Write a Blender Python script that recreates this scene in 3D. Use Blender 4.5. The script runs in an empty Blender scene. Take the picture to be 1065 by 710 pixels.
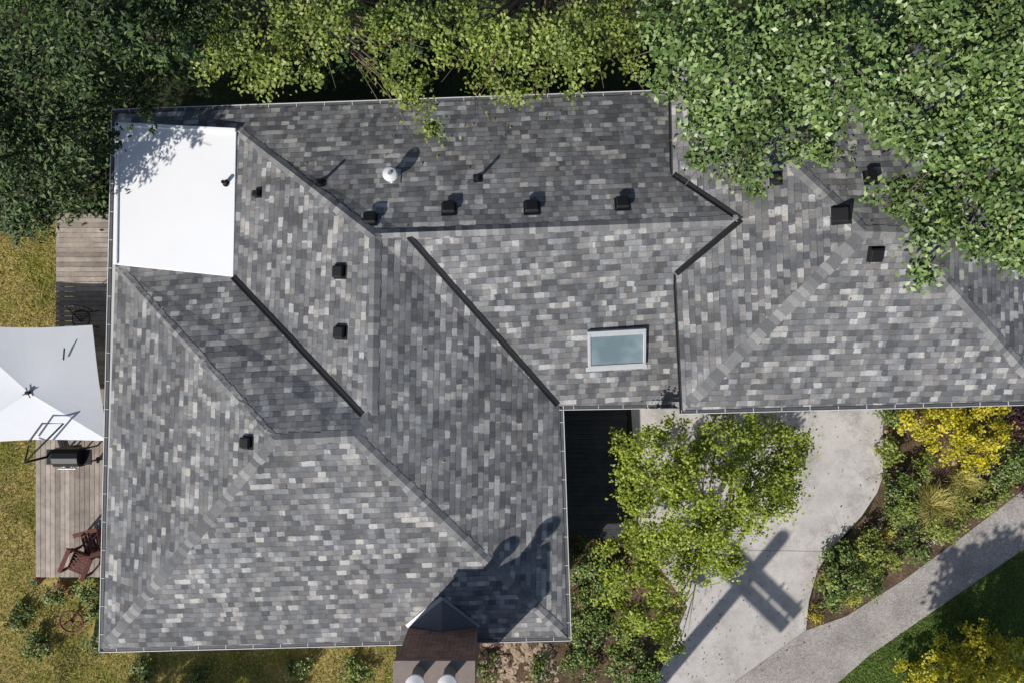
import bpy, bmesh, math, random
import numpy as np
from mathutils import Vector, Matrix
from mathutils.bvhtree import BVHTree
random.seed(7); rng=np.random.default_rng(11)
scene=bpy.context.scene
CH=21.8; F=760.0
# survey calibration: aerial plan coordinates -> metres at a given height
def P(px,py,z=0.0):
    d=CH-z
    return Vector(((px-532.5)/F*d, -(py-355)/F*d, z))
SD=Vector((0.65,0.76)); SD.normalize()
EL=math.radians(37.5)

# ---------------------------------------------------------------- materials
def new_mat(name):
    m=bpy.data.materials.new(name); m.use_nodes=True
    nt=m.node_tree; nt.nodes.clear()
    out=nt.nodes.new('ShaderNodeOutputMaterial')
    return m,nt,out
class N:
    def __init__(s,nt): s.nt=nt
    def n(s,t,**k):
        nd=s.nt.nodes.new(t)
        for a,b in k.items(): setattr(nd,a,b)
        return nd
    def l(s,a,b): s.nt.links.new(a,b)
    def math(s,op,a,b=None,c=None):
        nd=s.n('ShaderNodeMath',operation=op)
        for i,v in enumerate((a,b,c)):
            if v is None: continue
            if isinstance(v,(int,float)): nd.inputs[i].default_value=v
            else: s.l(v,nd.inputs[i])
        return nd.outputs[0]
    def mix(s,fac,a,b,blend='MIX'):
        nd=s.n('ShaderNodeMix',data_type='RGBA',blend_type=blend)
        for i,v in ((0,fac),(6,a),(7,b)):
            if isinstance(v,(int,float)): nd.inputs[i].default_value=v if i==0 else (v,v,v,1)
            elif isinstance(v,tuple): nd.inputs[i].default_value=(*v,1)[:4]
            else: s.l(v,nd.inputs[i])
        return nd.outputs[2]
    def noise(s,vec,scale,detail=4,rough=.6):
        nd=s.n('ShaderNodeTexNoise'); nd.inputs['Scale'].default_value=scale
        nd.inputs['Detail'].default_value=detail; nd.inputs['Roughness'].default_value=rough
        if vec is not None: s.l(vec,nd.inputs['Vector'])
        return nd.outputs[0]
    def ramp(s,fac,stops,interp='LINEAR'):
        nd=s.n('ShaderNodeValToRGB'); cr=nd.color_ramp; cr.interpolation=interp
        while len(cr.elements)<len(stops): cr.elements.new(0.5)
        for e,(p,c) in zip(cr.elements,stops):
            e.position=p; e.color=(*c,1) if isinstance(c,tuple) else (c,c,c,1)
        s.l(fac,nd.inputs[0]); return nd.outputs[0]
    def bump(s,h,dist,strength=1.0):
        nd=s.n('ShaderNodeBump'); nd.inputs['Distance'].default_value=dist
        nd.inputs['Strength'].default_value=strength; s.l(h,nd.inputs['Height']); return nd.outputs[0]
    def prin(s,out,col,rough=.8,metal=0,bump=None,spec=.3):
        b=s.n('ShaderNodeBsdfPrincipled')
        if isinstance(col,tuple): b.inputs['Base Color'].default_value=(*col,1)
        else: s.l(col,b.inputs['Base Color'])
        b.inputs['Roughness'].default_value=rough; b.inputs['Metallic'].default_value=metal
        b.inputs['Specular IOR Level'].default_value=spec
        if bump is not None: s.l(bump,b.inputs['Normal'])
        s.l(b.outputs[0],out.inputs[0]); return b

def mat_simple(name,col,rough=.6,metal=0,var=.25,scale=6,spec=.3,bump=0.002):
    m,nt,out=new_mat(name); g=N(nt)
    tc=g.n('ShaderNodeTexCoord').outputs['Object']
    nz=g.noise(tc,scale,4)
    c=g.mix(nz,tuple(x*(1-var) for x in col),tuple(min(1,x*(1+var)) for x in col))
    g.prin(out,c,rough,metal,g.bump(g.noise(tc,scale*8,2),bump) if bump else None,spec)
    return m

SH=[(0,(.090,.092,.099)),(.25,(.128,.130,.138)),(.55,(.176,.178,.185)),(.8,(.245,.246,.250)),(1,(.40,.397,.392))]
def mat_shingle():
    m,nt,out=new_mat('asphalt_shingles'); g=N(nt)
    tc=g.n('ShaderNodeTexCoord'); sep=g.n('ShaderNodeSeparateXYZ'); g.l(tc.outputs['UV'],sep.inputs[0])
    u0,v0=sep.outputs[0],sep.outputs[1]; ob=tc.outputs['Object']
    # hand-laid irregularity: courses and cut edges wander by a centimetre or two
    w1=g.noise(ob,3.2,1,.5); w2=g.noise(ob,16,1,.6)
    v=g.math('ADD',v0,g.math('ADD',g.math('MULTIPLY',g.math('SUBTRACT',w1,.5),.05),g.math('MULTIPLY',g.math('SUBTRACT',w2,.5),.022)))
    u=g.math('ADD',u0,g.math('MULTIPLY',g.math('SUBTRACT',w2,.5),.06))
    vs=g.math('DIVIDE',v,0.146); row=g.math('FLOOR',vs); fr=g.math('FRACT',vs)
    wn=g.n('ShaderNodeTexWhiteNoise',noise_dimensions='1D'); g.l(row,wn.inputs['W'])
    def layer(freq,off):
        w=g.math('ADD',g.math('MULTIPLY',u,freq),g.math('ADD',g.math('MULTIPLY',wn.outputs[0],53.0+off),g.math('MULTIPLY',row,7.31+off)))
        vo=g.n('ShaderNodeTexVoronoi',voronoi_dimensions='1D',feature='F1'); g.l(w,vo.inputs['W']); vo.inputs['Scale'].default_value=1; vo.inputs['Randomness'].default_value=1
        sc=g.n('ShaderNodeSeparateColor'); g.l(vo.outputs['Color'],sc.inputs[0]); return sc
    a=layer(5.3,0); b=layer(2.3,3.7)
    val=g.math('ADD',g.math('MULTIPLY',a.outputs[0],.68),g.math('MULTIPLY',b.outputs[0],.32))
    blot=g.noise(ob,2.6,2,.6); val=g.math('ADD',val,g.math('MULTIPLY',g.math('SUBTRACT',blot,.5),.5))
    sp=g.math('MULTIPLY',g.math('SUBTRACT',val,.5),1.3); val=g.math('ADD',sp,.48)
    base=g.ramp(val,SH)
    warm=g.mix(1.0,base,(1.04,1.0,.95),'MULTIPLY')
    c=g.mix(g.math('GREATER_THAN',a.outputs[1],.6),base,warm)
    big=g.noise(ob,.4,4,.65); c=g.mix(1.0,c,g.ramp(big,[(.3,.86),(.7,1.14)]),'MULTIPLY')
    gr=g.noise(ob,42,3,.8); c=g.mix(1.0,c,g.ramp(gr,[(.3,.66),(.7,1.32)]),'MULTIPLY')
    butt_shadow=g.math('LESS_THAN',fr,g.math('ADD',.05,g.math('MULTIPLY',a.outputs[2],.09)))
    c=g.mix(g.math('MULTIPLY',butt_shadow,.42),c,(.03,.031,.034))  # shadow line at each course's butt, painted into the shingle colour
    h=g.math('SUBTRACT',g.math('MULTIPLY',a.outputs[2],.6),fr)
    h=g.math('ADD',h,g.math('MULTIPLY',gr,.45))
    g.prin(out,c,.92,0,g.bump(h,.010,.8),.2)
    return m
def mat_cap():
    m,nt,out=new_mat('ridge_cap_shingle'); g=N(nt)
    geo=g.n('ShaderNodeNewGeometry'); tc=g.n('ShaderNodeTexCoord').outputs['Object']
    c=g.ramp(geo.outputs['Random Per Island'],[(0,(.12,.121,.126)),(.35,(.162,.163,.168)),(.75,(.215,.214,.213)),(1,(.31,.307,.30))])
    gr=g.noise(tc,42,3,.75); c=g.mix(1.0,c,g.ramp(gr,[(.3,.7),(.7,1.28)]),'MULTIPLY')
    g.prin(out,c,.9,0,g.bump(gr,.004),.2); return m
def mat_leaf(name,c1,c2,c3,trans=.3,rough=.5,nscale=.9):
    m,nt,out=new_mat(name); g=N(nt)
    geo=g.n('ShaderNodeNewGeometry'); tc=g.n('ShaderNodeTexCoord').outputs['Object']
    a=g.ramp(geo.outputs['Random Per Island'],[(0,c1),(.55,c2),(1,c3)])
    c=g.mix(1.0,a,g.ramp(g.noise(tc,nscale,2),[(.3,.62),(.7,1.32)]),'MULTIPLY')
    b=g.n('ShaderNodeBsdfPrincipled'); g.l(c,b.inputs['Base Color']); b.inputs['Roughness'].default_value=rough
    b.inputs['Specular IOR Level'].default_value=.4
    if trans<=0: g.l(b.outputs[0],out.inputs[0]); return m
    t=g.n('ShaderNodeBsdfTranslucent'); g.l(g.mix(1.0,c,(1.3,1.4,.6),'MULTIPLY'),t.inputs[0])
    mx=g.n('ShaderNodeMixShader'); mx.inputs[0].default_value=trans
    g.l(b.outputs[0],mx.inputs[1]); g.l(t.outputs[0],mx.inputs[2]); g.l(mx.outputs[0],out.inputs[0]); return m
def mat_ground(name,stops,s1=.6,s2=9,bumpd=.03):
    m,nt,out=new_mat(name); g=N(nt); tc=g.n('ShaderNodeTexCoord').outputs['Object']
    a=g.noise(tc,s1,5,.65); c=g.ramp(a,stops)
    d=g.noise(tc,s2,4,.7); c=g.mix(1.0,c,g.ramp(d,[(.3,.55),(.7,1.4)]),'MULTIPLY')
    g.prin(out,c,.95,0,g.bump(d,bumpd),.1); return m
def mat_deck(name,col,k=1.0):
    m,nt,out=new_mat(name); g=N(nt); geo=g.n('ShaderNodeNewGeometry'); tc=g.n('ShaderNodeTexCoord').outputs['Object']
    c=g.ramp(geo.outputs['Random Per Island'],[(0,tuple(x*(1-.3*k) for x in col)),(.5,col),(1,tuple(x*(1+.25*k) for x in col))])
    c=g.mix(1.0,c,g.ramp(g.noise(tc,3,5,.7),[(.3,.7),(.7,1.25)]),'MULTIPLY')
    g.prin(out,c,.85,0,g.bump(g.noise(tc,40,3),.002),.2); return m
def mat_concrete():
    m,nt,out=new_mat('driveway_concrete'); g=N(nt); tc=g.n('ShaderNodeTexCoord').outputs['Object']
    c=g.ramp(g.noise(tc,.7,6,.7),[(.25,(.38,.35,.325)),(.5,(.49,.46,.435)),(.75,(.61,.575,.55))])
    c=g.mix(1.0,c,g.ramp(g.noise(tc,40,3,.7),[(.3,.84),(.7,1.12)]),'MULTIPLY')
    st=g.ramp(g.noise(tc,1.1,6,.8),[(.48,1.0),(.68,.62)]); c=g.mix(1.0,c,st,'MULTIPLY')
    g.prin(out,c,.9,0,g.bump(g.noise(tc,60,3),.003),.2); return m
def mat_aggregate():
    m,nt,out=new_mat('aggregate_path'); g=N(nt); tc=g.n('ShaderNodeTexCoord').outputs['Object']
    vo=g.n('ShaderNodeTexVoronoi'); vo.inputs['Scale'].default_value=34; g.l(tc,vo.inputs['Vector'])
    sc=g.n('ShaderNodeSeparateColor'); g.l(vo.outputs['Color'],sc.inputs[0])
    c=g.ramp(sc.outputs[0],[(0,(.25,.22,.20)),(.5,(.335,.305,.28)),(1,(.42,.39,.365))])
    c=g.mix(1.0,c,g.ramp(g.noise(tc,1.2,6),[(.3,.76),(.7,1.14)]),'MULTIPLY')
    g.prin(out,c,.9,0,g.bump(vo.outputs['Distance'],.004),.2); return m
def mat_brick():
    m,nt,out=new_mat('chimney_brick'); g=N(nt); tc=g.n('ShaderNodeTexCoord'); sp=g.n('ShaderNodeSeparateXYZ'); g.l(tc.outputs['Object'],sp.inputs[0])
    cb=g.n('ShaderNodeCombineXYZ'); g.l(g.math('ADD',sp.outputs[0],sp.outputs[1]),cb.inputs[0]); g.l(sp.outputs[2],cb.inputs[1])
    br=g.n('ShaderNodeTexBrick'); g.l(cb.outputs[0],br.inputs[0]); br.inputs['Scale'].default_value=1
    br.inputs['Brick Width'].default_value=.22; br.inputs['Row Height'].default_value=.075; br.inputs['Mortar Size'].default_value=.008
    br.inputs['Color1'].default_value=(.26,.10,.07,1); br.inputs['Color2'].default_value=(.36,.18,.13,1); br.inputs['Mortar'].default_value=(.33,.3,.27,1)
    c=g.mix(1.0,br.outputs[0],g.ramp(g.noise(tc.outputs['Object'],5,5),[(.3,.75),(.7,1.2)]),'MULTIPLY')
    g.prin(out,c,.9,0,g.bump(br.outputs['Fac'],-.004),.2); return m

M={}
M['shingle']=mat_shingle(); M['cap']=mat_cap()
M['black']=mat_simple('black_metal',(.012,.012,.013),.45,0,.3,8)
M['white']=mat_simple('white_metal',(.6,.6,.6),.4,0,.1,5)
M['darksteel']=mat_simple('gutter_guard',(.09,.09,.095),.6,0,.4,7)
M['membrane']=mat_simple('white_roof_membrane',(.83,.83,.84),.6,0,.05,.8,.3,0)
M['wall']=mat_simple('painted_siding',(.35,.34,.33),.8,0,.08,3)
M['soffit']=mat_simple('soffit_board',(.5,.5,.48),.8,0,.08,3)
M['steel']=mat_simple('galvanised_steel',(.5,.5,.5),.35,.7,.15,6)
M['flash']=mat_simple('grey_flashing',(.42,.43,.44),.5,.2,.12,5)
M['fabric']=mat_simple('umbrella_fabric',(.62,.63,.66),.85,0,.05,2,.1,.001)
M['deck']=mat_deck('weathered_deck_wood',(.33,.28,.24)); M['darkdeck']=mat_deck('dark_deck_wood',(.055,.056,.060),.35)
M['redwood']=mat_deck('red_stained_wood',(.13,.05,.04)); M['bark']=mat_simple('bark',(.17,.13,.10),.95,0,.4,9,.1,.02)
M['polewood']=mat_simple('pole_wood',(.14,.10,.07),.9,0,.3,5)
M['terracotta']=mat_simple('terracotta',(.32,.13,.07),.85,0,.2,6)
M['concrete']=mat_concrete(); M['path']=mat_aggregate(); M['brick']=mat_brick()
M['capstone']=mat_simple('chimney_cap_concrete',(.22,.18,.16),.9,0,.25,5)
M['stone']=mat_simple('garden_stone',(.36,.27,.19),.9,0,.35,4,.2,.02)
M['ground']=mat_ground('ground_soil_grass',[(.3,(.025,.025,.015)),(.5,(.035,.04,.018)),(.7,(.05,.065,.02))],.5)
M['bed']=mat_ground('planting_bed_mulch',[(.3,(.06,.042,.026)),(.6,(.15,.10,.065)),(.8,(.24,.17,.11))],1.5,14)
M['lawn']=mat_ground('lawn_turf',[(.25,(.08,.11,.02)),(.42,(.18,.18,.035)),(.55,(.36,.28,.10)),(.75,(.24,.21,.05))],.55)
M['lawn2']=mat_ground('lawn_turf_green',[(.3,(.05,.09,.02)),(.7,(.10,.14,.03))],.8)
m,nt,out=new_mat('skylight_glass'); g=N(nt)
gc=g.noise(g.n('ShaderNodeTexCoord').outputs['Object'],1.3,2); g.prin(out,g.ramp(gc,[(.35,(.13,.175,.19)),(.65,(.24,.30,.32))]),.06,0,None,.8); M['glass']=m

# ---------------------------------------------------------------- mesh helpers
def empty(name,loc=(0,0,0),parent=None):
    e=bpy.data.objects.new(name,None); scene.collection.objects.link(e); e.location=loc
    return e
def link(name,me,mats,parent=None,smooth=False):
    o=bpy.data.objects.new(name,me)
    for k in mats: me.materials.append(M[k])
    scene.collection.objects.link(o)
    if parent: o.parent=parent
    if smooth:
        for p in me.polygons: p.use_smooth=True
    return o
class MB:
    def __init__(s): s.v=[]; s.f=[]; s.m=[]
    def box(s,c,X,Y,Z,d,mi=0,taper=1.0):
        c=Vector(c); b=len(s.v); hx,hy,hz=[t/2 for t in d]
        for k in (-1,1):
            t=taper if k>0 else 1
            for sx,sy in ((-1,-1),(1,-1),(1,1),(-1,1)):
                s.v.append(c+X*(sx*hx*t)+Y*(sy*hy*t)+Z*(k*hz))
        for f in ((3,2,1,0),(4,5,6,7),(0,1,5,4),(1,2,6,5),(2,3,7,6),(3,0,4,7)):
            s.f.append([b+i for i in f]); s.m.append(mi)
    def abox(s,c,d,mi=0,rot=0,taper=1.0):
        X=Vector((math.cos(rot),math.sin(rot),0)); Y=Vector((-math.sin(rot),math.cos(rot),0))
        s.box(c,X,Y,Vector((0,0,1)),d,mi,taper)
    def tube(s,pts,rad,n=8,mi=0,cap=True):
        pts=[Vector(p) for p in pts]
        if not hasattr(rad,'__len__'): rad=[rad]*len(pts)
        b=len(s.v)
        for i,p in enumerate(pts):
            d=(pts[min(i+1,len(pts)-1)]-pts[max(i-1,0)])
            if d.length<1e-6: d=Vector((0,0,1))
            d.normalize()
            a=d.cross(Vector((0,0,1)) if abs(d.z)<.95 else Vector((1,0,0))).normalized(); c=d.cross(a)
            for k in range(n):
                t=2*math.pi*k/n; s.v.append(p+a*(math.cos(t)*rad[i])+c*(math.sin(t)*rad[i]))
        for i in range(len(pts)-1):
            for k in range(n):
                s.f.append([b+i*n+k,b+i*n+(k+1)%n,b+(i+1)*n+(k+1)%n,b+(i+1)*n+k]); s.m.append(mi)
        if cap:
            s.f.append([b+k for k in range(n)][::-1]); s.m.append(mi)
            s.f.append([b+(len(pts)-1)*n+k for k in range(n)]); s.m.append(mi)
    def poly(s,pts,mi=0):
        b=len(s.v); s.v+= [Vector(p) for p in pts]; s.f.append(list(range(b,b+len(pts)))); s.m.append(mi)
    def prism(s,pts,z0,z1,mi=0):
        b=len(s.v); n=len(pts)
        for z in (z0,z1):
            for p in pts: s.v.append(Vector((p[0],p[1],z)))
        s.f.append([b+i for i in range(n)][::-1]); s.m.append(mi)
        s.f.append([b+n+i for i in range(n)]); s.m.append(mi)
        for i in range(n):
            j=(i+1)%n; s.f.append([b+i,b+j,b+n+j,b+n+i]); s.m.append(mi)
    def obj(s,name,mats,parent=None,smooth=False,bevel=0,recalc=True):
        me=bpy.data.meshes.new(name); me.from_pydata([tuple(v) for v in s.v],[],s.f)
        for p,mi in zip(me.polygons,s.m): p.material_index=mi
        if recalc:
            bm=bmesh.new(); bm.from_mesh(me); bmesh.ops.recalc_face_normals(bm,faces=bm.faces); bm.to_mesh(me); bm.free()
        o=link(name,me,mats,parent,smooth)
        if bevel:
            md=o.modifiers.new('b','BEVEL'); md.width=bevel; md.segments=2; md.limit_method='ANGLE'
        return o

# ---------------------------------------------------------------- house roof
ZE=2.8
house=empty('house')
faces={
 'west':[(120,276,ZE),(107,674,ZE),(285,457,4.7)],
 'south':[(107,674,ZE),(590,662,ZE),(368,453,4.7),(285,457,4.7)],
 'east':[(590,662,ZE),(582,422,ZE),(425,244,4.4),(390,246,4.5),(387,430,4.5),(368,453,4.7)],
 'court_north':[(120,276,2.85),(242,288,3.12),(378,433,4.47),(387,430,4.5),(368,453,4.7),(285,457,4.7)],
 'court_west':[(246,135,3.08),(390,246,4.5),(387,430,4.5),(378,433,4.47),(242,288,3.12)],
 'north':[(120,118,ZE),(121,129,2.93),(246,135,3.08),(390,246,4.5),(425,244,4.4),(770,229,4.4),(700,182,3.9),(712,97,ZE)],
 'mid_south':[(425,244,4.4),(582,422,ZE),(724,420,ZE),(703,285,3.9),(770,229,4.4)],
 'right_west':[(710,426,3.9),(900,241,5.4),(697,50,3.9),(700,182,3.9),(770,229,4.4),(703,285,3.9)],
 'right_south':[(710,426,3.9),(1093,416,3.9),(940,242,5.4),(900,241,5.4)],
 'right_north':[(697,50,3.9),(900,241,5.4),(940,242,5.4),(1093,42,3.9)],
 'right_east':[(1093,416,3.9),(1093,42,3.9),(940,242,5.4)],
}
V=[];FC=[];UV=[]
for nm,pl in faces.items():
    w=[P(*p) for p in pl]; n=Vector((0,0,0))
    for i in range(len(w)):
        a,b=w[i],w[(i+1)%len(w)]
        n+=Vector(((a.y-b.y)*(a.z+b.z),(a.z-b.z)*(a.x+b.x),(a.x-b.x)*(a.y+b.y)))
    n.normalize()
    if n.z<0: w=w[::-1]; n=-n
    vd=(Vector((0,0,1))-n*n.z).normalized(); ud=vd.cross(n).normalized()
    b=len(V); V+=w; FC.append(list(range(b,b+len(w)))); UV.append([(p.dot(ud)+50,p.dot(vd)+30) for p in w])
me=bpy.data.meshes.new('roof'); me.from_pydata([tuple(v) for v in V],[],FC)
uvl=me.uv_layers.new(name='UVMap')
for poly,uvs in zip(me.polygons,UV):
    vi={v:uv for v,uv in zip(FC[poly.index],uvs)}
    for li in poly.loop_indices: uvl.data[li].uv=vi[me.loops[li].vertex_index]
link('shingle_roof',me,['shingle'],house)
bvh=BVHTree.FromPolygons([tuple(v) for v in V],FC)
cam_o=Vector((0,0,CH))
def hit(px,py):
    d=(P(px,py,0)-cam_o).normalized(); h=bvh.ray_cast(cam_o,d)
    n=h[1]; n=n if n.z>0 else -n
    return h[0],n
def zat(x,y,default):
    h=bvh.ray_cast(Vector((x,y,20)),Vector((0,0,-1)))
    return h[0].z if h[0] is not None else default

caps=MB()
def ridge(a,b,w=.14,piece=.145):
    A=P(*a);B=P(*b); L=(B-A).length; n=max(1,int(L/piece)); d=(B-A)/n
    pr=Vector((-d.y,d.x,0)).normalized()
    for i in range(n):
        s=A+d*i; e=A+d*(i+1.06); row=[]; wj=w*random.uniform(.85,1.1); sh=random.uniform(-.012,.012)
        for q,lift in ((s,.013),(e,.007)):
            for k in (-wj+sh,0,wj+sh):
                x,y=q.x+pr.x*k,q.y+pr.y*k
                z=zat(x,y,q.z-.1)
                if k==0: z=max(z,q.z-.02)
                row.append(Vector((x,y,z+lift+(.006 if k==0 else -.002))))
        bb=len(caps.v); caps.v+=row
        caps.f+=[[bb,bb+1,bb+4,bb+3],[bb+1,bb+2,bb+5,bb+4]]; caps.m+=[0,0]
ridge((107,674,ZE),(285,457,4.7)); ridge((590,662,ZE),(368,453,4.7)); ridge((285,457,4.7),(368,453,4.7))
ridge((120,276,2.85),(285,457,4.7),.12); ridge((387,432,4.5),(390,246,4.5)); ridge((368,453,4.7),(387,430,4.5),.13)
ridge((246,135,3.08),(390,246,4.5),.13); ridge((390,243,4.48),(768,229,4.4),.13)
ridge((710,426,3.9),(900,241,5.4),.15); ridge((697,50,3.9),(900,241,5.4),.15); ridge((900,241,5.4),(940,242,5.4),.15)
ridge((1093,416,3.9),(940,242,5.4),.15); ridge((1093,42,3.9),(940,242,5.4),.15)
caps.obj('ridge_caps',['cap'],house,recalc=False)
val=MB()
def valley(a,b,w=.07):
    A=P(*a);B=P(*b); n=14; d=(B-A)/n; pr=Vector((-d.y,d.x,0)).normalized(); prev=None
    for i in range(n+1):
        q=A+d*i; r=[]
        for k in (-w,0,w):
            x,y=q.x+pr.x*k,q.y+pr.y*k; r.append(Vector((x,y,zat(x,y,q.z)+.022)))
        r[1].z=max(r[1].z,min(r[0].z,r[2].z)-.02)
        if prev:
            val.poly([prev[0],prev[1],r[1],r[0]]); val.poly([prev[1],prev[2],r[2],r[1]])
        prev=r
valley((425,246,4.4),(580,421,2.85)); valley((242,288,3.14),(377,431,4.45)); valley((700,182,3.9),(770,229,4.4)); valley((703,285,3.9),(770,229,4.4))
val.obj('valley_flashing',['black'],house,recalc=False)

# flat white roof section
fl=MB(); fp=[P(121,128,3.12),P(246,134,3.12),P(243,288,3.12),P(119,275,3.12)]
fl.prism(fp,2.78,3.14,0)
for i in range(4):
    a,b=fp[i],fp[(i+1)%4]; d=(b-a); L=d.length; X=d.normalized(); Y=Vector((-X.y,X.x,0)); ins=-Y*0.05
    if i in (0,3): fl.box((a+b)/2+ins*1.0+Vector((0,0,.045)),X,Y,Vector((0,0,1)),(L,.1,.05),0)
flat=fl.obj('flat_roof',['membrane'],house,bevel=.015)

# soffits, walls
sf=MB()
so=[(120,118),(712,97),(724,420),(582,422),(590,662),(107,674)]
sf.prism([P(x,y,ZE) for x,y in so],2.70,2.785,0)
sf.prism([P(x,y,3.9) for x,y in [(698,50),(1093,42),(1093,416),(710,425)]],3.80,3.83,0)
sf.obj('soffit',['soffit'],house)
wl=MB()
wl.prism([P(x,y,ZE) for x,y in [(134,132),(700,112),(700,408),(570,410),(577,649),(121,661)]],0,2.70,0)
wl.prism([P(x,y,3.9) for x,y in [(716,65),(1078,60),(1078,402),(721,410)]],0,3.80,0)
wl.obj('walls',['wall'],house)
wd=MB()
def window(px,py,z,facing,w=1.3,h=1.1,zc=1.6):
    c=P(px,py,z); c.z=zc; Y=Vector(facing); X=Vector((-Y.y,Y.x,0)); Z=Vector((0,0,1))
    wd.box(c+Y*.02,X,Y,Z,(w,.06,h),1)
    for s in (-1,1):
        wd.box(c+X*s*(w/2+.04)+Y*.04,X,Y,Z,(.08,.1,h+.16),0); wd.box(c+Z*s*(h/2+.04)+Y*.043,X,Y,Z,(w,.1,.08),0)
for x in (200,330): window(x,654.5,ZE,(0,-1,0))
for y in (350,560): window(126,y,ZE,(-1,0,0))
window(575,500,ZE,(1,0,0)); window(820,407.5,3.9,(0,-1,0),2.4,2.1,1.1); window(980,404.5,3.9,(0,-1,0))
wd.obj('windows',['white','glass'],house)

gut=MB()
def gutter(a,b,mi_lip=0,w=.09,z=ZE,br=True):
    A=P(a[0],a[1],z);B=P(b[0],b[1],z); d=B-A; L=d.length; X=d.normalized(); Y=Vector((X.y,-X.x,0)); Z=Vector((0,0,1)); c=(A+B)/2
    gut.box(c+Y*(w+.009)-Z*.045,X,Y,Z,(L+.18,.018,.1),mi_lip)
    gut.box(c+Y*(w/2)-Z*.05,X,Y,Z,(L,w-.002,.08),2)
    gut.box(c+Y*.008-Z*.045,X,Y,Z,(L,.014,.08),1)
    if br:
        n=int(L/.75)
        for i in range(n+1): gut.box(A+d*((i+.5)/(n+1))+Y*w/2-Z*.003,X,Y,Z,(.014,w,.008),mi_lip)
gutter((107,674),(590,662)); gutter((590,662),(582,424)); gutter((584,422),(712,420))
gutter((120,118),(107,674)); gutter((700,97.5),(120,118))
gutter((710,426),(1093,416),0,.09,3.9)
gutter((697,50),(700,182),1,.04,3.9,False); gutter((703,285),(710,426),1,.04,3.9,False)
gut.obj('gutters',['white','black','darksteel'],house)

# ------------------------------------------------ roof fittings
def frame(px,py):
    p,n=hit(px,py); vd=(Vector((0,0,1))-n*n.z); 
    vd=vd.normalized() if vd.length>.01 else Vector((0,1,0)); return p,vd.cross(n).normalized(),vd,n
bv=MB()
def boxvent(px,py,s=.34):
    p,X,Y,Z=frame(px,py)
    bv.box(p+Z*.012,X,Y,Z,(s*1.2,s*1.2,.012))
    bv.box(p+Z*.05,X,Y,Z,(s*.8,s*.8,.07))
    bv.box(p+Z*.11-Y*.02,X,Y,Z,(s,s*1.05,.06),0,.82)
for x,y,s in [(269,202,.17),(354,283,.29),(355,346,.29),(258,460,.27),(385,229,.3),(467,218,.31),(553,217,.33),(647,213,.31),(807,187,.24),(875,224,.36),(910,264,.31),(905,186,.28)]: boxvent(x,y,s)
bv.obj('roof_vents',['black'],house,bevel=.015)
pv=MB()
for x,y,h,r,mi in [(333,191,.36,.04,0),(497,186,.36,.04,0),(712,172,.3,.09,1)]:
    p,X,Y,Z=frame(x,y); U=Vector((0,0,1))
    pv.tube([p+U*-.05,p+U*h],r,12,mi); pv.tube([p+Z*.0,p+U*.08],[.10,.045],12,mi); pv.box(p+Z*.01,X,Y,Z,(.22,.22,.01),mi)
p=P(235,191,3.14); pv.tube([p,p+Vector((0,0,.2))],.05,14,0); pv.tube([p,p+Vector((0,0,.03))],[.09,.08],14,0)
p,X,Y,Z=frame(408,184); U=Vector((0,0,1))
pv.box(p+Z*.012,X,Y,Z,(.42,.42,.012),1); pv.tube([p,p+U*.28],.12,20,1)
pv.tube([p+U*.26,p+U*.30,p+U*.34,p+U*.37,p+U*.38],[.18,.19,.15,.07,.01],20,2)
pv.tube([p+U*.385,p+U*.41],[.05,.045],12,1)
pv.obj('pipe_vents',['black','steel','white'],house,smooth=False)
sk=MB(); p,X,Y,Z=frame(641,361)
W,H=1.46,.98
sk.box(p+Z*.05,X,Y,Z,(W-.12,H-.12,.09),1)
for s in (-1,1):
    sk.box(p+Y*s*(H/2-.035)+Z*.06,X,Y,Z,(W,.07,.12),0); sk.box(p+X*s*(W/2-.035)+Z*.06,X,Y,Z,(.07,H-.14,.12),0)
sk.box(p-Y*(H/2+.06)+Z*.018,X,Y,Z,(W+.1,.12,.02),0)
sk.box(p+Y*(H/2-.11)+Z*.102,X,Y,Z,(W-.14,.08,.012),0)
sk.obj('skylight',['flash','glass','white'],house,bevel=.008)

# chimney
ch=MB(); x0,x1=-2.66,-.90; yN,yS=-7.34,-8.5; cx=(x0+x1)/2; cy=(yN+yS)/2
ch.abox((cx,cy,2.5),(x1-x0,yN-yS,5.0),0)
ch.abox((cx,cy,4.95),(x1-x0+.08,yN-yS+.08,.16),0); ch.abox((cx,cy,5.07),(x1-x0+.12,yN-yS+.12,.08),1)
for fx in (-2.13,-1.42):
    fy=yN-.19
    ch.tube([(fx,fy,5.08),(fx,fy,5.62)],.14,18,3)
    ch.tube([(fx,fy,5.70),(fx,fy,5.75),(fx,fy,5.82)],[.22,.22,.03],18,2)
    for k in range(3):
        t=k*2.1; ch.tube([(fx+.12*math.cos(t),fy+.12*math.sin(t),5.58),(fx+.16*math.cos(t),fy+.16*math.sin(t),5.73)],.012,5,2)
ch.obj('chimney',['brick','capstone','white','capstone'],house,bevel=.01)
ck=MB()
pts=[(x0-.05,yN+.02),(x1+.05,yN+.02),(cx,yN+.85)]
zz=[zat(x,y,2.9)+.02 for x,y in pts]
rd=Vector((cx,yN+.01,zat(cx,yN,2.9)+.36))
T=[Vector((x,y,z)) for (x,y),z in zip(pts,zz)]
ck.poly([T[0],rd,T[2]]); ck.poly([rd,T[1],T[2]])
def bar(a,b,w,mi):
    d=b-a; X=d.normalized(); Y=Vector((-X.y,X.x,0)).normalized(); ck.box((a+b)/2+Vector((0,0,.02)),X,Y,X.cross(Y),(d.length,w,.015),mi)
bar(T[0],T[2],.10,1); bar(T[1],T[2],.07,0)
ck.obj('chimney_cricket',['cap','flash'],house,recalc=False)

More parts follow.
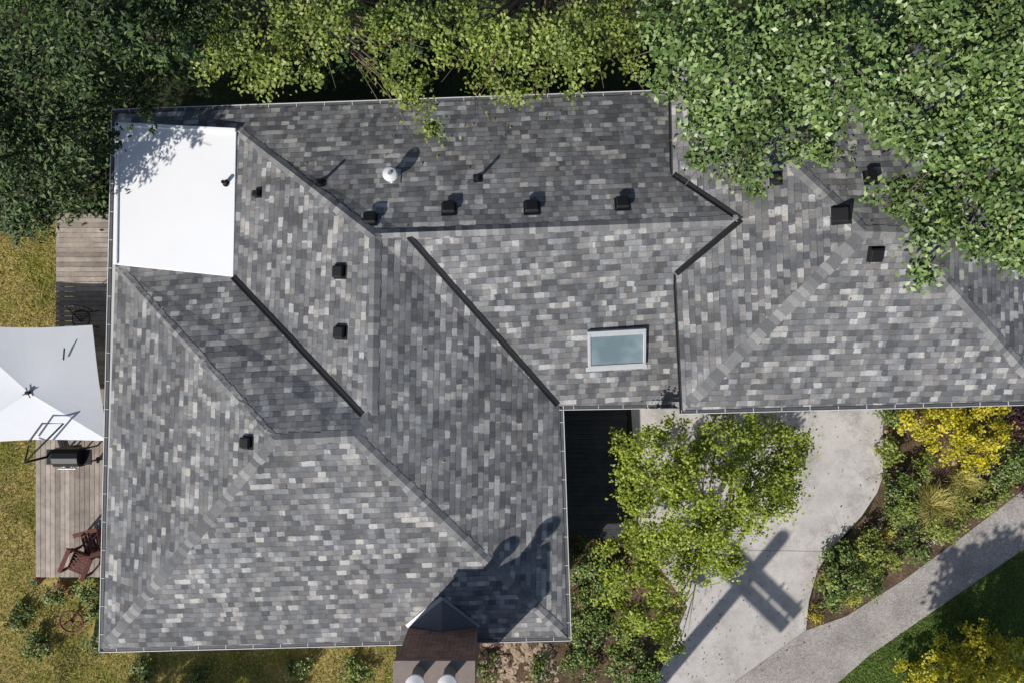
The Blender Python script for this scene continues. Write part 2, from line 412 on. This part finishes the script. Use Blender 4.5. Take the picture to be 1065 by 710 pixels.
# ---------------------------------------------------------------- ground and paving
def sheet(name,pts,z,mat,top=True):
    b=MB(); b.poly([P(x,y,0)+Vector((0,0,z)) for x,y in pts]); o=b.obj(name,[mat],None,recalc=False)
    bm=bmesh.new(); bm.from_mesh(o.data)
    for f in bm.faces:
        if f.normal.z<0: f.normal_flip()
    bm.to_mesh(o.data); bm.free(); return o
b=MB(); b.poly([(-400,-400,0),(400,-400,0),(400,400,0),(-400,400,0)]); b.obj('ground',['ground'],recalc=False)
LW=[(-500,235),(20,228),(130,225),(130,600),(100,640),(60,900),(-500,900)]
sheet('lawn',LW,.004,'lawn')
sheet('lawn',[(60,672),(412,668),(412,900),(60,900)],.008,'lawn')
sheet('lawn',[(868,712),(905,680),(960,642),(1065,570),(1500,250),(1500,1100),(700,1100),(800,800)],.004,'lawn2')
BE=[(918,400),(1500,390),(1500,260),(1065,508),(1000,558),(940,602),(880,640),(838,655),(850,592),(905,530),(918,495)]
sheet('planting_bed',BE,.004,'bed')
sheet('planting_bed',[(585,545),(660,545),(715,630),(690,690),(640,800),(585,800)],.004,'bed')
sheet('planting_bed',[(490,655),(585,655),(585,800),(490,800)],.004,'bed')
DR=[(655,405),(918,405),(918,495),(912,512),(896,536),(868,566),(850,592),(841,625),(838,655),(765,708),(700,900),(600,900),(690,690),(715,630),(665,560)]
sheet('driveway',DR,.010,'concrete')
PA=[(838,655),(880,640),(940,602),(1000,558),(1065,508),(1500,190),(1500,250),(1065,570),(960,642),(905,680),(868,712),(800,800),(700,900),(765,708)]
sheet('path',PA,.016,'path')
j=MB()
for a,c in [((765,708),(838,655)),((700,570),(862,573))]:
    A=P(*a,0);B=P(*c,0); d=B-A; X=d.normalized(); j.box((A+B)/2+Vector((0,0,.0125)),X,Vector((-X.y,X.x,0)),Vector((0,0,1)),(d.length,.012,.003))
j.obj('driveway_joints',['capstone'])

# decks
DZ=.9
def deck(name,px0,py0,px1,py1,z,along,mat,bw=.14,gap=.012):
    A=P(px0,py1,z);B=P(px1,py0,z); b=MB()
    if along=='y':
        x=A.x
        while x<B.x: b.abox((x+bw/2,(A.y+B.y)/2,z-.02),(bw-gap,B.y-A.y+random.uniform(-.03,.0),.04)); x+=bw
    else:
        y=A.y
        while y<B.y: b.abox(((A.x+B.x)/2,y+bw/2,z-.02),(B.x-A.x+random.uniform(-.03,0),bw-gap,.04)); y+=bw
    for sx in (A.x+.1,(A.x+B.x)/2,B.x-.1):
        b.abox((sx,(A.y+B.y)/2,z-.12),(.06,B.y-A.y-.1,.15)); 
        for sy in (A.y+.15,(A.y+B.y)/2,B.y-.15): b.abox((sx,sy,(z-.19)/2),(.1,.1,max(.02,z-.19)))
    return b.obj(name,[mat])
deck('wooden_deck',58,223,138,400,DZ,'x','deck'); deck('wooden_deck',37,400.5,138,600,DZ,'y','deck')
deck('dark_wooden_deck',570,405,652,560,.25,'x','darkdeck',.14,.005)
# ---------------------------------------------------------------- umbrella
um=empty('patio_umbrella'); b=MB()
UE=2.25
C=P(30,408,UE+.34); K=[P(96,338,UE),P(113,458,UE),P(-52,462,UE),P(-48,338,UE)]
NS=8
def canopy_pt(i,j):
    s=int(i)%4; t=i-int(i); e=K[s].lerp(K[(s+1)%4],t)
    q=C.lerp(e,j); sag=4*t*(1-t)*.07*j; q.z-=sag*(1-j*.2)
    e2=(C-e); e2.z=0; q+=e2.normalized()*(4*t*(1-t))*.07*j*j
    return q
S=4*NS; R=8
for jj in range(1,R+1):
    for ii in range(S): b.v.append(canopy_pt(ii/NS,jj/R))
b.v.append(C)
for jj in range(R-1):
    for ii in range(S):
        b.f.append([jj*S+ii,jj*S+(ii+1)%S,(jj+1)*S+(ii+1)%S,(jj+1)*S+ii]); b.m.append(0)
for ii in range(S): b.f.append([len(b.v)-1,(ii+1)%S,ii]); b.m.append(0)
can=b.obj('canopy',['fabric'],um); md=can.modifiers.new('s','SOLIDIFY'); md.thickness=.006
b=MB()
for k in K: b.tube([C-Vector((0,0,.04)),k-Vector((0,0,.03))],.014,6,0)
b.tube([C,C+Vector((0,0,.10))],.05,12,0)
for t in range(4):
    a=t*1.57+.4; b.tube([C+Vector((0,0,.05)),C+Vector((.15*math.cos(a),.15*math.sin(a),.03))],.014,6,0)
mb=P(68,470,DZ); zt=UE+.4
top=Vector((mb.x,mb.y,zt)); b.tube([mb,top],.035,10,0)
b.tube([top,P(66,440,zt-.02),P(44,440,zt-.04),P(28,462,zt-.2)],.026,8,0)
b.tube([top,P(30,463,zt-.25)],.02,8,0)
b.tube([P(66,374,UE+.22),P(67,362,UE+.3)],.02,8,0)
b.abox((mb.x,mb.y,DZ+.03),(.9,.1,.05),0,.3); b.abox((mb.x,mb.y,DZ+.085),(.1,.9,.05),0,.3)
b.obj('frame',['black'],um)
# ---------------------------------------------------------------- grill
gr=empty('barbecue_grill'); c=P(91,470,DZ); b=MB(); D=DZ-.5
for sx in(-1,1):
    for sy in(-1,1): b.abox((c.x+sx*.3,c.y+sy*.2,.85+D),(.04,.04,.7),0)
b.abox((c.x,c.y,1.25+D),(.72,.5,.22),0)
prof=[(-.26,0),(-.24,.13),(-.14,.22),(0,.25),(.14,.22),(.24,.13),(.26,0)]
for i in range(len(prof)-1):
    (y0,z0),(y1,z1)=prof[i],prof[i+1]
    b.poly([(c.x-.35,c.y+y0,1.37+D+z0),(c.x+.35,c.y+y0,1.37+D+z0),(c.x+.35,c.y+y1,1.37+D+z1),(c.x-.35,c.y+y1,1.37+D+z1)],0)
for s in(-1,1): b.poly([(c.x+s*.35,c.y+y,1.37+D+z) for y,z in prof],0)
b.abox((c.x-.5,c.y,1.33+D),(.28,.42,.04),0); b.abox((c.x+.48,c.y,1.33+D),(.24,.42,.04),0)
b.tube([(c.x-.25,c.y-.3,1.47+D),(c.x+.25,c.y-.3,1.47+D)],.018,8,1)
for k in(-.2,0,.2): b.tube([(c.x+k,c.y-.25,1.25+D),(c.x+k,c.y-.29,1.25+D)],.03,10,1)
for s in(-1,1): b.tube([(c.x+s*.33,c.y-.2,.6+D),(c.x+s*.37,c.y-.2,.6+D)],.09,14,0)
b.obj('body',['black','steel'],gr,bevel=.01,recalc=True)

# ---------------------------------------------------------------- chairs
def adirondack(px,py,rot,z0):
    e=empty('patio_chair'); b=MB(); o=P(px,py,z0)
    c_,s_=math.cos(rot),math.sin(rot); X=Vector((c_,s_,0)); Y=Vector((-s_,c_,0)); Z=Vector((0,0,1))
    for i in range(6): b.box(o+Y*(-.22+i*.085)+Z*(.36-.02*i),X,Y,Z,(.52,.075,.02))
    up=(Y*.35+Z*.94).normalized(); fn=up.cross(X)
    for i in range(5): b.box(o+X*(-.22+i*.11)+Y*.3+up*.38+Z*.26,X,fn,up,(.095,.02,.78-.06*abs(i-2)))
    b.box(o+Y*.42+Z*.55,X,fn,up,(.56,.03,.07))
    for s in(-1,1):
        b.box(o+X*s*.33+Y*.02+Z*.57,X,Y,Z,(.12,.68,.022)); b.box(o+X*s*.29-Y*.27+Z*.28,X,Y,Z,(.035,.09,.56))
        b.box(o+X*s*.29+Y*.3+Z*.28,X,Y,Z,(.035,.09,.56)); b.box(o+X*s*.26+Y*.05+Z*.3,X,Y,Z,(.03,.66,.09))
    b.obj('frame',['redwood'],e,bevel=.004)
adirondack(90,582,-.4,DZ); adirondack(103,560,-1.3,DZ)
e=empty('metal_garden_chair'); b=MB(); o=P(94,332,DZ)
b.tube([o+Vector((.25*math.cos(t),.25*math.sin(t),.45)) for t in np.linspace(0,2*math.pi,17)],.015,6,0,False)
for k in range(9):
    a=math.pi*k/8-.2; b.tube([o+Vector((0,-.1,.45)),o+Vector((.3*math.cos(a),.25+.12*math.sin(a),.5+.4*math.sin(a)))],.008,5,0)
b.tube([o+Vector((.3*math.cos(t),.25+.12*math.sin(t),.5+.4*math.sin(t))) for t in np.linspace(-.2,math.pi+.2,14)],.014,6,0)
for k in range(7): b.tube([o+Vector((-.24,-.2+k*.065,.45)),o+Vector((.24,-.2+k*.065,.45))],.008,5,0)
for sx in(-1,1):
    for sy in(-1,1): b.tube([o+Vector((sx*.18,sy*.18,.45)),o+Vector((sx*.24,sy*.24,0))],.014,6,0)
b.obj('frame',['black'],e)
# old wagon wheel lying in the garden
e=empty('wagon_wheel'); b=MB(); o=P(74,646,.42); tl=Matrix.Rotation(.2,3,'X')
b.tube([o+tl@Vector((.34*math.cos(t),.34*math.sin(t),0)) for t in np.linspace(0,2*math.pi,29)],.026,7,0,False)
b.tube([o+tl@Vector((0,0,-.05)),o+tl@Vector((0,0,.06))],.06,12,0)
for k in range(8):
    a=k*math.pi/4; b.tube([o,o+tl@Vector((.34*math.cos(a),.34*math.sin(a),0))],.013,5,0)
for k in range(2): b.tube([o+Vector(((k-.5)*.5,-.1,-.02)),Vector((o.x+(k-.5)*.5,o.y-.1,0))],.03,6,0)
b.obj('wheel',['redwood'],e)

# ---------------------------------------------------------------- foliage
def leaf_mesh(name,c,n,L,W,mat,parent,droop=.15):
    N_=len(c); r=rng.normal(size=(N_,3)); n=n/np.linalg.norm(n,axis=1,keepdims=True)
    t=r-(r*n).sum(1,keepdims=True)*n; t/=np.linalg.norm(t,axis=1,keepdims=True); bb=np.cross(n,t)
    L=np.asarray(L).reshape(-1,1); W=np.asarray(W).reshape(-1,1)
    v=np.empty((N_,4,3)); v[:,0]=c-t*L/2; v[:,1]=c+bb*W/2+n*L*.08+t*L*.05; v[:,2]=c+t*L/2-n*L*droop; v[:,3]=c-bb*W/2+n*L*.08+t*L*.05
    me=bpy.data.meshes.new(name); me.vertices.add(N_*4); me.vertices.foreach_set('co',v.reshape(-1))
    me.loops.add(N_*4); me.loops.foreach_set('vertex_index',np.arange(N_*4,dtype=np.int32))
    me.polygons.add(N_); me.polygons.foreach_set('loop_start',np.arange(0,N_*4,4,dtype=np.int32))
    me.polygons.foreach_set('loop_total',np.full(N_,4,dtype=np.int32)); me.update(calc_edges=True); me.validate()
    return link(name,me,[mat],parent)
def crown_points(blobs,clumps_per_m2,leaves,cr,flat=.5,spray=None):
    C=[];Nn=[];CC=[]
    for (x,y,z,r,rz) in blobs:
        k=max(3,int(clumps_per_m2*math.pi*r*r))
        d=rng.normal(size=(k,3)); d/=np.linalg.norm(d,axis=1,keepdims=True); d[:,2]=np.where(rng.random(k)<.85,np.abs(d[:,2]),d[:,2])
        rr=rng.uniform(.5,1.08,size=(k,1)); cc=np.array([x,y,z])+d*rr*np.array([r,r,rz])
        for q,dd in zip(cc,d):
            m=int(leaves*rng.uniform(.5,1.4)); s=cr*rng.uniform(.6,1.3)
            g_=rng.normal(size=(m,3))*np.array([s,s,s*flat])*.55
            if spray:
                out=np.array([q[0]-spray[0],q[1]-spray[1]]); out=out/(np.linalg.norm(out)+1e-6)
                a=math.atan2(out[1],out[0])+rng.normal()*.5; ax=np.array([math.cos(a),math.sin(a),-.25]); tt=rng.uniform(-1,1,size=m)
                wid=(1-np.abs(tt))*.4+.08
                sd=np.array([-math.sin(a),math.cos(a),0]); g_=tt[:,None]*ax*s*1.5+sd*(rng.normal(size=m)*wid*s)[:,None]+np.array([0,0,1])*(rng.normal(size=m)*.05)[:,None]
            tilt=rng.normal(size=3)*.4
            C.append(q+g_); nn=rng.normal(size=(m,3))*.5+np.array([-.2,-.25,1.0])+dd*.35+tilt; Nn.append(nn); CC.append(q)
    return np.concatenate(C),np.concatenate(Nn),np.array(CC)
def tree(name,blobs_px,base,mat,leafL,leafW,cpm,leaves,cr,trunk_r=.2,flat=.5,spray=False,limbs=22,world=False,fork=.55):
    e=empty(name,(0,0,0)); bl=[]
    for t in blobs_px:
        if world: bl.append(t)
        else:
            x,y,z,rp=t[:4]; rz=t[4] if len(t)>4 else None; p=P(x,y,z); r=rp/F*(CH-z); bl.append((p.x,p.y,p.z,r,rz if rz else r*.7))
    ctr=np.mean([b_[:3] for b_ in bl],axis=0)
    C,Nn,CC=crown_points(bl,cpm,leaves,cr,flat,(ctr[0],ctr[1]) if spray else None)
    ok=C[:,2]>.03; C=C[ok];Nn=Nn[ok]
    n_=len(C); L=leafL*rng.uniform(.65,1.25,size=n_); leaf_mesh('crown',C,Nn,L,L*leafW/leafL,mat,e)
    if trunk_r:
        b=MB(); B=Vector((base[0],base[1],-.05)); zf=ctr[2]*fork; fk=Vector((B.x*.8+ctr[0]*.2,B.y*.8+ctr[1]*.2,zf))
        mid=(B+fk)/2+Vector((.08,-.05,0)); b.tube([B,B+Vector((0,0,.25)),mid,fk],[trunk_r*1.35,trunk_r,trunk_r*.85,trunk_r*.7],10)
        idx=rng.permutation(len(CC))[:limbs]
        for i in idx:
            q=Vector(CC[i]); m_=fk.lerp(q,.5)+Vector((rng.normal()*.15,rng.normal()*.15,.1)); b.tube([fk,fk.lerp(m_,.5)+Vector((0,0,.05)),m_,q-Vector((0,0,.08))],[trunk_r*.4,trunk_r*.27,trunk_r*.17,trunk_r*.05],6)
            for _ in range(2):
                q2=q+Vector(rng.normal(size=3)*.4); b.tube([m_,q2],[trunk_r*.12,trunk_r*.03],5)
        b.obj('trunk',['bark'],e,smooth=True)
    return e
M['leaf_oak']=mat_leaf('leaf_deciduous',(.05,.095,.024),(.115,.18,.045),(.23,.30,.11),0,.42,.7)
M['leaf_light']=mat_leaf('leaf_light_green',(.09,.135,.022),(.20,.26,.05),(.35,.39,.12),.3,.5,1.2)
M['leaf_cedar']=mat_leaf('leaf_cedar',(.018,.038,.011),(.045,.088,.02),(.11,.16,.038),0,.6,.8)
M['leaf_maple']=mat_leaf('leaf_maple',(.12,.17,.02),(.26,.32,.035),(.46,.49,.08),.33,.5,1.6)
M['leaf_yellow']=mat_leaf('leaf_yellow',(.26,.26,.02),(.52,.45,.03),(.74,.62,.06),.3,.5,1.4)
M['leaf_shrub']=mat_leaf('leaf_shrub',(.05,.10,.02),(.11,.17,.03),(.24,.28,.06),0,.5,1.8)
M['leaf_lime']=mat_leaf('leaf_lime_shrub',(.12,.17,.03),(.24,.29,.05),(.42,.44,.12),.3,.5,1.8)
M['leaf_pale']=mat_leaf('leaf_pale_flower',(.30,.28,.20),(.52,.46,.38),(.72,.64,.56),.3,.5,1.8)
M['leaf_purple']=mat_leaf('leaf_purple',(.03,.012,.018),(.07,.02,.03),(.12,.04,.045),.2,.5)
M['litter']=mat_leaf('dry_leaf',(.10,.06,.03),(.20,.15,.06),(.32,.26,.10),0,.8)
M['blade']=mat_leaf('grass_blade',(.14,.16,.025),(.30,.27,.05),(.56,.44,.17),0,.6,.7)
M['blade2']=mat_leaf('grass_blade_green',(.06,.11,.02),(.12,.18,.03),(.2,.26,.05),0,.6,.7)

def wb(x,y,z): p=P(x,y,z); return (p.x,p.y)
OK_=('leaf_oak',.125,.076,9,88,.32,.28)
tree('deciduous_tree',[(715,20,7,45),(760,60,7.5,58),(705,75,6.5,30),(800,125,7,50),(755,155,6.3,34),(860,70,8,60),(830,15,7.5,50),(905,25,7.5,50),(925,115,7.2,42),(850,145,6.6,30),(780,185,5.8,18),(735,120,6.6,30)],wb(840,20,0),*OK_,limbs=30)
tree('deciduous_tree',[(990,50,8,58),(1050,30,8,55),(1045,120,7.5,58),(985,140,7.2,42),(960,215,6.8,38),(1015,215,7,48),(1060,230,7,46),(965,288,6,18),(922,205,6.4,22),(1045,262,6.5,22)],wb(1090,20,0),*OK_,limbs=30)
LT=('leaf_light',.105,.066,10,62,.27,.14)
tree('light_green_tree',[(245,35,5.5,35),(300,65,5.5,30),(350,25,6,40),(410,45,5.8,38),(275,85,4.8,16),(230,70,5,20),(440,95,5,24),(455,130,4.9,12),(400,85,5,18),(330,75,5,14),(290,20,5.5,26)],wb(330,15,0),*LT,limbs=50)
tree('light_green_tree',[(475,35,5.8,38),(535,45,5.8,36),(590,35,6,42),(640,20,6,34),(520,90,5,20),(500,70,5,27),(600,75,5,24),(650,60,5,20),(560,85,4.8,14)],wb(570,0,0),*LT,limbs=50)
CD=('leaf_cedar',.14,.052,9,85,.46,.2)
tree('cedar_tree',[(40,25,7,50),(105,35,7,46),(165,50,6,36),(95,95,5,32),(200,15,6,30),(150,5,6.5,40),(170,95,4.6,26),(205,65,4.5,18)],wb(90,10,0),*CD,spray=True,limbs=14)
tree('cedar_tree',[(20,105,7,44),(45,165,6.5,44),(5,215,6,32),(95,150,4.5,26),(50,215,4.5,20),(-30,150,7.5,34),(75,200,4,18)],wb(20,150,0),*CD,spray=True,limbs=14)
tree('maple_tree',[(690,475,3.4,42),(755,455,3.4,36),(805,472,3.0,34),(740,515,3.8,50),(685,535,3.2,40),(788,520,2.8,32),(650,580,2.4,30),(700,590,2.8,36),(748,572,3,28),(678,635,2.0,30),(695,668,1.6,16),(655,468,2.6,18),(824,470,2.4,20),(640,615,2.2,20),(660,505,2.8,24),(812,502,2.4,22),(655,655,1.8,16)],wb(725,540,0),'leaf_maple',.092,.058,17,60,.21,.10,limbs=30)
# off-frame neighbours that throw the shade seen in the photo
tree('cedar_tree',[(-12.9,2.3,6.2,1.15,1.3),(-13.6,1.5,5,1.2,1.3),(-12.3,3.0,5.6,.7,.8)],(-15.2,5.6),*CD[:4],100,*CD[5:6],.14,spray=True,limbs=8,world=True)
tree('deciduous_tree',[(8.6,-13.6,6,1.5,1.2),(10.4,-13.6,6.3,1.4,1.1),(11.8,-12.8,5.4,1.1,.8),(12.8,-11.6,4.8,.8,.6)],(10.2,-14),'leaf_oak',.19,.12,6,60,.36,.22,limbs=12,world=True)
tree('deciduous_tree',[(-13.9,-14.9,5,1.6,1.2),(-12.2,-15.4,5.2,1.5,1.1)],(-13.4,-15.2),'leaf_oak',.19,.12,6,60,.36,.22,limbs=12,world=True)

def shrub(name,px,py,rp,h,mat,L=.085,Wd=.05,cpm=26,lv=45):
    p=P(px,py,h*.5); r=rp/F*(CH-h*.5)
    e=tree(name,[(p.x,p.y,h*.5,r,h*.5)],(p.x,p.y),mat,L,Wd,cpm,lv,.16,.03,world=True,limbs=6,fork=.3); return e
for a in [(955,440,20,1.0),(990,452,28,1.5),(1020,440,26,1.4),(1010,470,22,1.0),(985,430,16,.9)]: shrub('yellow_shrub',*a,'leaf_yellow',.09,.055)
for a in [(985,690,26,1.2),(1020,675,28,1.5),(1052,685,24,1.2),(950,700,18,.9),(1010,705,24,1.2)]: shrub('yellow_shrub',*a,'leaf_yellow',.09,.055)
for a in [(935,512,22,.8),(1045,485,20,.9),(880,598,26,.8),(862,618,16,.6),(940,548,18,.5),(905,606,14,.5),(925,435,12,.5),(870,575,14,.5),(955,572,12,.35)]: shrub('green_shrub',*a,'leaf_shrub')
for a in [(928,470,15,.6),(1068,470,20,.8),(905,572,20,.7),(978,548,18,.5),(1015,520,18,.5),(1035,508,14,.4),(958,482,14,.5),(925,585,12,.4),(935,530,14,.6),(890,585,12,.8),(1000,535,12,.4),(860,605,9,.7)]: shrub('lime_shrub',*a,'leaf_lime')
for a in [(1052,440,18,.9),(936,492,9,.5),(1060,505,10,.4)]: shrub('purple_shrub',*a,'leaf_purple')
for a in [(846,636,10,.4),(925,555,8,.3),(890,625,8,.3)]: shrub('yellow_flowers',*a,'leaf_yellow',.05,.04)
for a in [(1030,495,11,.5),(968,562,8,.35),(912,545,8,.4)]: shrub('pale_flowers',*a,'leaf_pale',.05,.04,20,26)
for a in [(610,580,20,.8),(640,660,24,.7),(615,640,22,.7),(655,695,24,.8),(605,690,20,.6),(670,700,18,.6),(605,610,16,.5),(630,600,18,.6),(600,660,12,.5)]: shrub('green_shrub',*a,'leaf_shrub')
for a in [(505,695,14,.5),(560,700,14,.4),(92,616,14,.5),(58,620,11,.4),(40,668,16,.4),(98,672,10,.4),(100,634,10,.5),(310,690,14,.4),(370,700,16,.4),(20,640,14,.3),(150,695,14,.3),(210,700,14,.3)]: shrub('green_shrub',*a,'leaf_shrub')
bl=[]
for i in range(34):
    x=-18+i*1.05+rng.uniform(-.4,.4); bl.append((x,rng.uniform(7.8,12),rng.uniform(.5,1.4),rng.uniform(.7,1.2),rng.uniform(.5,1.1)))
for y in (4,5.2,6.4,7.6):
    for x in (-16,-14.6,-13.2,-12): bl.append((x+rng.uniform(-.3,.3),y,rng.uniform(.4,1),.8,.6))
tree('undergrowth',bl,(0,10),'leaf_cedar',.16,.09,4,36,.4,0,world=True)
def inpoly(x,y,pl):
    c=np.zeros(len(x),bool); n=len(pl)
    for i in range(n):
        x0,y0=pl[i];x1,y1=pl[(i+1)%n]
        cond=((y0>y)!=(y1>y)); xi=(x1-x0)*(y-y0)/((y1-y0) if y1!=y0 else 1e-9)+x0
        c^=cond&(x<xi)
    return c
def grass(name,polys,cnt,L,mat):
    cs=[]
    for pl in polys:
        w=[P(x,y,0) for x,y in pl]; pw=[(q.x,q.y) for q in w]; xs=[q[0] for q in pw]; ys=[q[1] for q in pw]
        k=int(cnt*(max(xs)-min(xs))*(max(ys)-min(ys))); x=rng.uniform(min(xs),max(xs),k); y=rng.uniform(min(ys),max(ys),k)
        m_=inpoly(x,y,pw); cs.append(np.stack([x[m_],y[m_],np.full(m_.sum(),.03)],1))
    c=np.concatenate(cs); n=rng.normal(size=c.shape); n[:,2]=np.abs(n[:,2])*.8+.25
    leaf_mesh(name,c,n,L*rng.uniform(.6,1.4,len(c)),np.full(len(c),.014),mat,None)
grass('grass',[[(-40,225),(58,225),(58,400),(37,400),(37,602),(100,640),(60,730),(-40,730)],[(60,672),(412,668),(412,730),(60,730)]],800,.12,'blade')
grass('grass',[[(868,712),(905,680),(960,642),(1065,570),(1110,540),(1110,740),(860,740)]],800,.10,'blade2')
# fallen leaves on the roof and the paving
def litter(name,pts,size=.06):
    c=[];nn=[]
    for (x,y,z) in pts: c.append((x,y,z+.02)); nn.append((rng.normal()*.3,rng.normal()*.3,1))
    c=np.array(c);nn=np.array(nn); L=size*rng.uniform(.5,1.4,len(c)); leaf_mesh(name,c,nn,L,L*.55,'litter',None)
pl=[]
for cx_,cy_,sx,sy,k in [(430,130,60,20,45),(840,210,70,30,70),(560,120,80,14,35),(950,290,50,30,40),(160,180,30,30,16),(400,300,200,120,40)]:
    for _ in range(k):
        p,_n=None,None
        q=(rng.normal()*sx+cx_,rng.normal()*sy+cy_)
        try: p,_n=hit(*q)
        except Exception: p=None
        if p is not None: pl.append(tuple(p))
litter('leaf_litter',pl,.055)
pl=[]
for _ in range(420):
    x=rng.uniform(700,917); y=rng.uniform(425,705)
    if rng.random()<.5: x=700+abs(rng.normal())*45
    q=P(x,y,0); pl.append((q.x,q.y,.012))
litter('leaf_litter',pl,.05)
def tuft(name,px,py,r,n,mat):
    p=P(px,py,0); b=MB()
    for i in range(n):
        a=rng.uniform(0,6.28); l=r*rng.uniform(.25,1); d=Vector((math.cos(a),math.sin(a),0)); s=Vector((-d.y,d.x,0))*.009
        o_=Vector((rng.normal()*.12,rng.normal()*.12,0)); bend=rng.uniform(1.6,2.7)
        pts=[p+o_+d*l*t+Vector((rng.normal()*.015,rng.normal()*.015,l*1.1*math.sin(t*bend)*.8+.02)) for t in (0.02,.35,.7,1)]
        for k in range(3):
            w0=s*(1-k/3.2); w1=s*(1-(k+1)/3.2); b.poly([pts[k]-w0,pts[k]+w0,pts[k+1]+w1,pts[k+1]-w1])
    return b.obj(name,[mat],recalc=False)
tuft('ornamental_grass',962,520,.75,700,'blade'); tuft('ornamental_grass',998,498,.6,400,'blade'); tuft('ornamental_grass',935,528,.5,260,'blade2'); tuft('ornamental_grass',985,522,.5,300,'blade')
def rocks(name,lst,h=.25):
    bm=bmesh.new()
    for px,py,r in lst:
        p=P(px,py,0); mt=Matrix.Translation((p.x,p.y,r*h*.4))@Matrix.Rotation(rng.uniform(0,3),4,'Z')@Matrix.Diagonal((r,r*rng.uniform(.6,1),r*h,1))
        res=bmesh.ops.create_icosphere(bm,subdivisions=2,radius=1,matrix=mt)
        for v in res['verts']: v.co+=Vector(rng.normal(size=3)*r*.06)
    me=bpy.data.meshes.new(name); bm.to_mesh(me); bm.free(); return link(name,me,['stone'])
rocks('garden_stones',[(rng.uniform(494,580),rng.uniform(668,712),rng.uniform(.05,.16)) for _ in range(110)],.2)
rocks('garden_stones',[(918+rng.uniform(-3,5),430+i*9,rng.uniform(.06,.1)) for i in range(8)]+[(rng.uniform(930,1050),rng.uniform(470,540),rng.uniform(.06,.13)) for _ in range(14)],.5)
for x,y,r in [(68,608,.16),(44,600,.14),(112,610,.18)]:
    e=empty('potted_plant'); b=MB(); o=P(x,y,0)
    b.tube([o,o+Vector((0,0,r*1.6)),o+Vector((0,0,r*1.7)),o+Vector((0,0,r*1.9))],[r*.65,r*.95,r*1.1,r*1.1],18,0)
    b.obj('pot',['terracotta'],e)
    C_,N_,_c=crown_points([(o.x,o.y,r*2.2,r*1.1,r*.8)],60,40,.1); Lx=.06*rng.uniform(.7,1.2,len(C_)); leaf_mesh('foliage',C_,N_,Lx,Lx*.5,'leaf_shrub',e)
# utility pole just outside the frame; its shadow crosses the driveway
e=empty('utility_pole'); b=MB()
tip=P(815,556,0); Hp=8.4; k=Hp/math.tan(EL); base=Vector((tip.x-SD.x*k,tip.y-SD.y*k,0))
b.tube([base+Vector((0,0,-.2)),base+Vector((0,0,Hp))],[.24,.19],14)
pr=Vector((.72,-.69,0)).normalized()
Y=Vector((-pr.y,pr.x,0))
for z,l,s2 in ((7.15,3.7,1),(7.10,3.7,-1)):
    c=base+Vector((0,0,z)); b.box(c+Y*.24*s2,pr,Y,Vector((0,0,1)),(l,.13,.26))
    for s in(-.9,-.5,.5,.9): q=c+Y*.24*s2+pr*s*l/2; b.tube([q+Vector((0,0,.1)),q+Vector((0,0,.3))],[.05,.03],8)
b.obj('pole',['polewood'],e)

# ---------------------------------------------------------------- camera, light, world
cam=bpy.data.cameras.new('camera'); co=bpy.data.objects.new('camera',cam); scene.collection.objects.link(co)
co.location=(0,0,CH); co.rotation_euler=(0,0,0); cam.sensor_width=36; cam.lens=F/1065*36; cam.clip_end=2000; scene.camera=co
sun=bpy.data.lights.new('sun','SUN'); so_=bpy.data.objects.new('sun',sun); scene.collection.objects.link(so_)
sun.energy=5.0; sun.angle=math.radians(.5); sun.color=(1,.965,.905)
d=Vector((SD.x*math.cos(EL),SD.y*math.cos(EL),-math.sin(EL))); so_.rotation_euler=d.to_track_quat('-Z','Y').to_euler()
w=bpy.data.worlds.new('World'); scene.world=w; w.use_nodes=True; nt=w.node_tree
sky=nt.nodes.new('ShaderNodeTexSky'); sky.sky_type='NISHITA'; sky.sun_disc=False; sky.sun_elevation=EL; sky.sun_rotation=math.atan2(-SD.x,-SD.y)%(2*math.pi)
bg=nt.nodes['Background']; nt.links.new(sky.outputs[0],bg.inputs[0]); bg.inputs[1].default_value=.095
scene.view_settings.view_transform='Standard'; scene.view_settings.look='None'; scene.view_settings.exposure=0
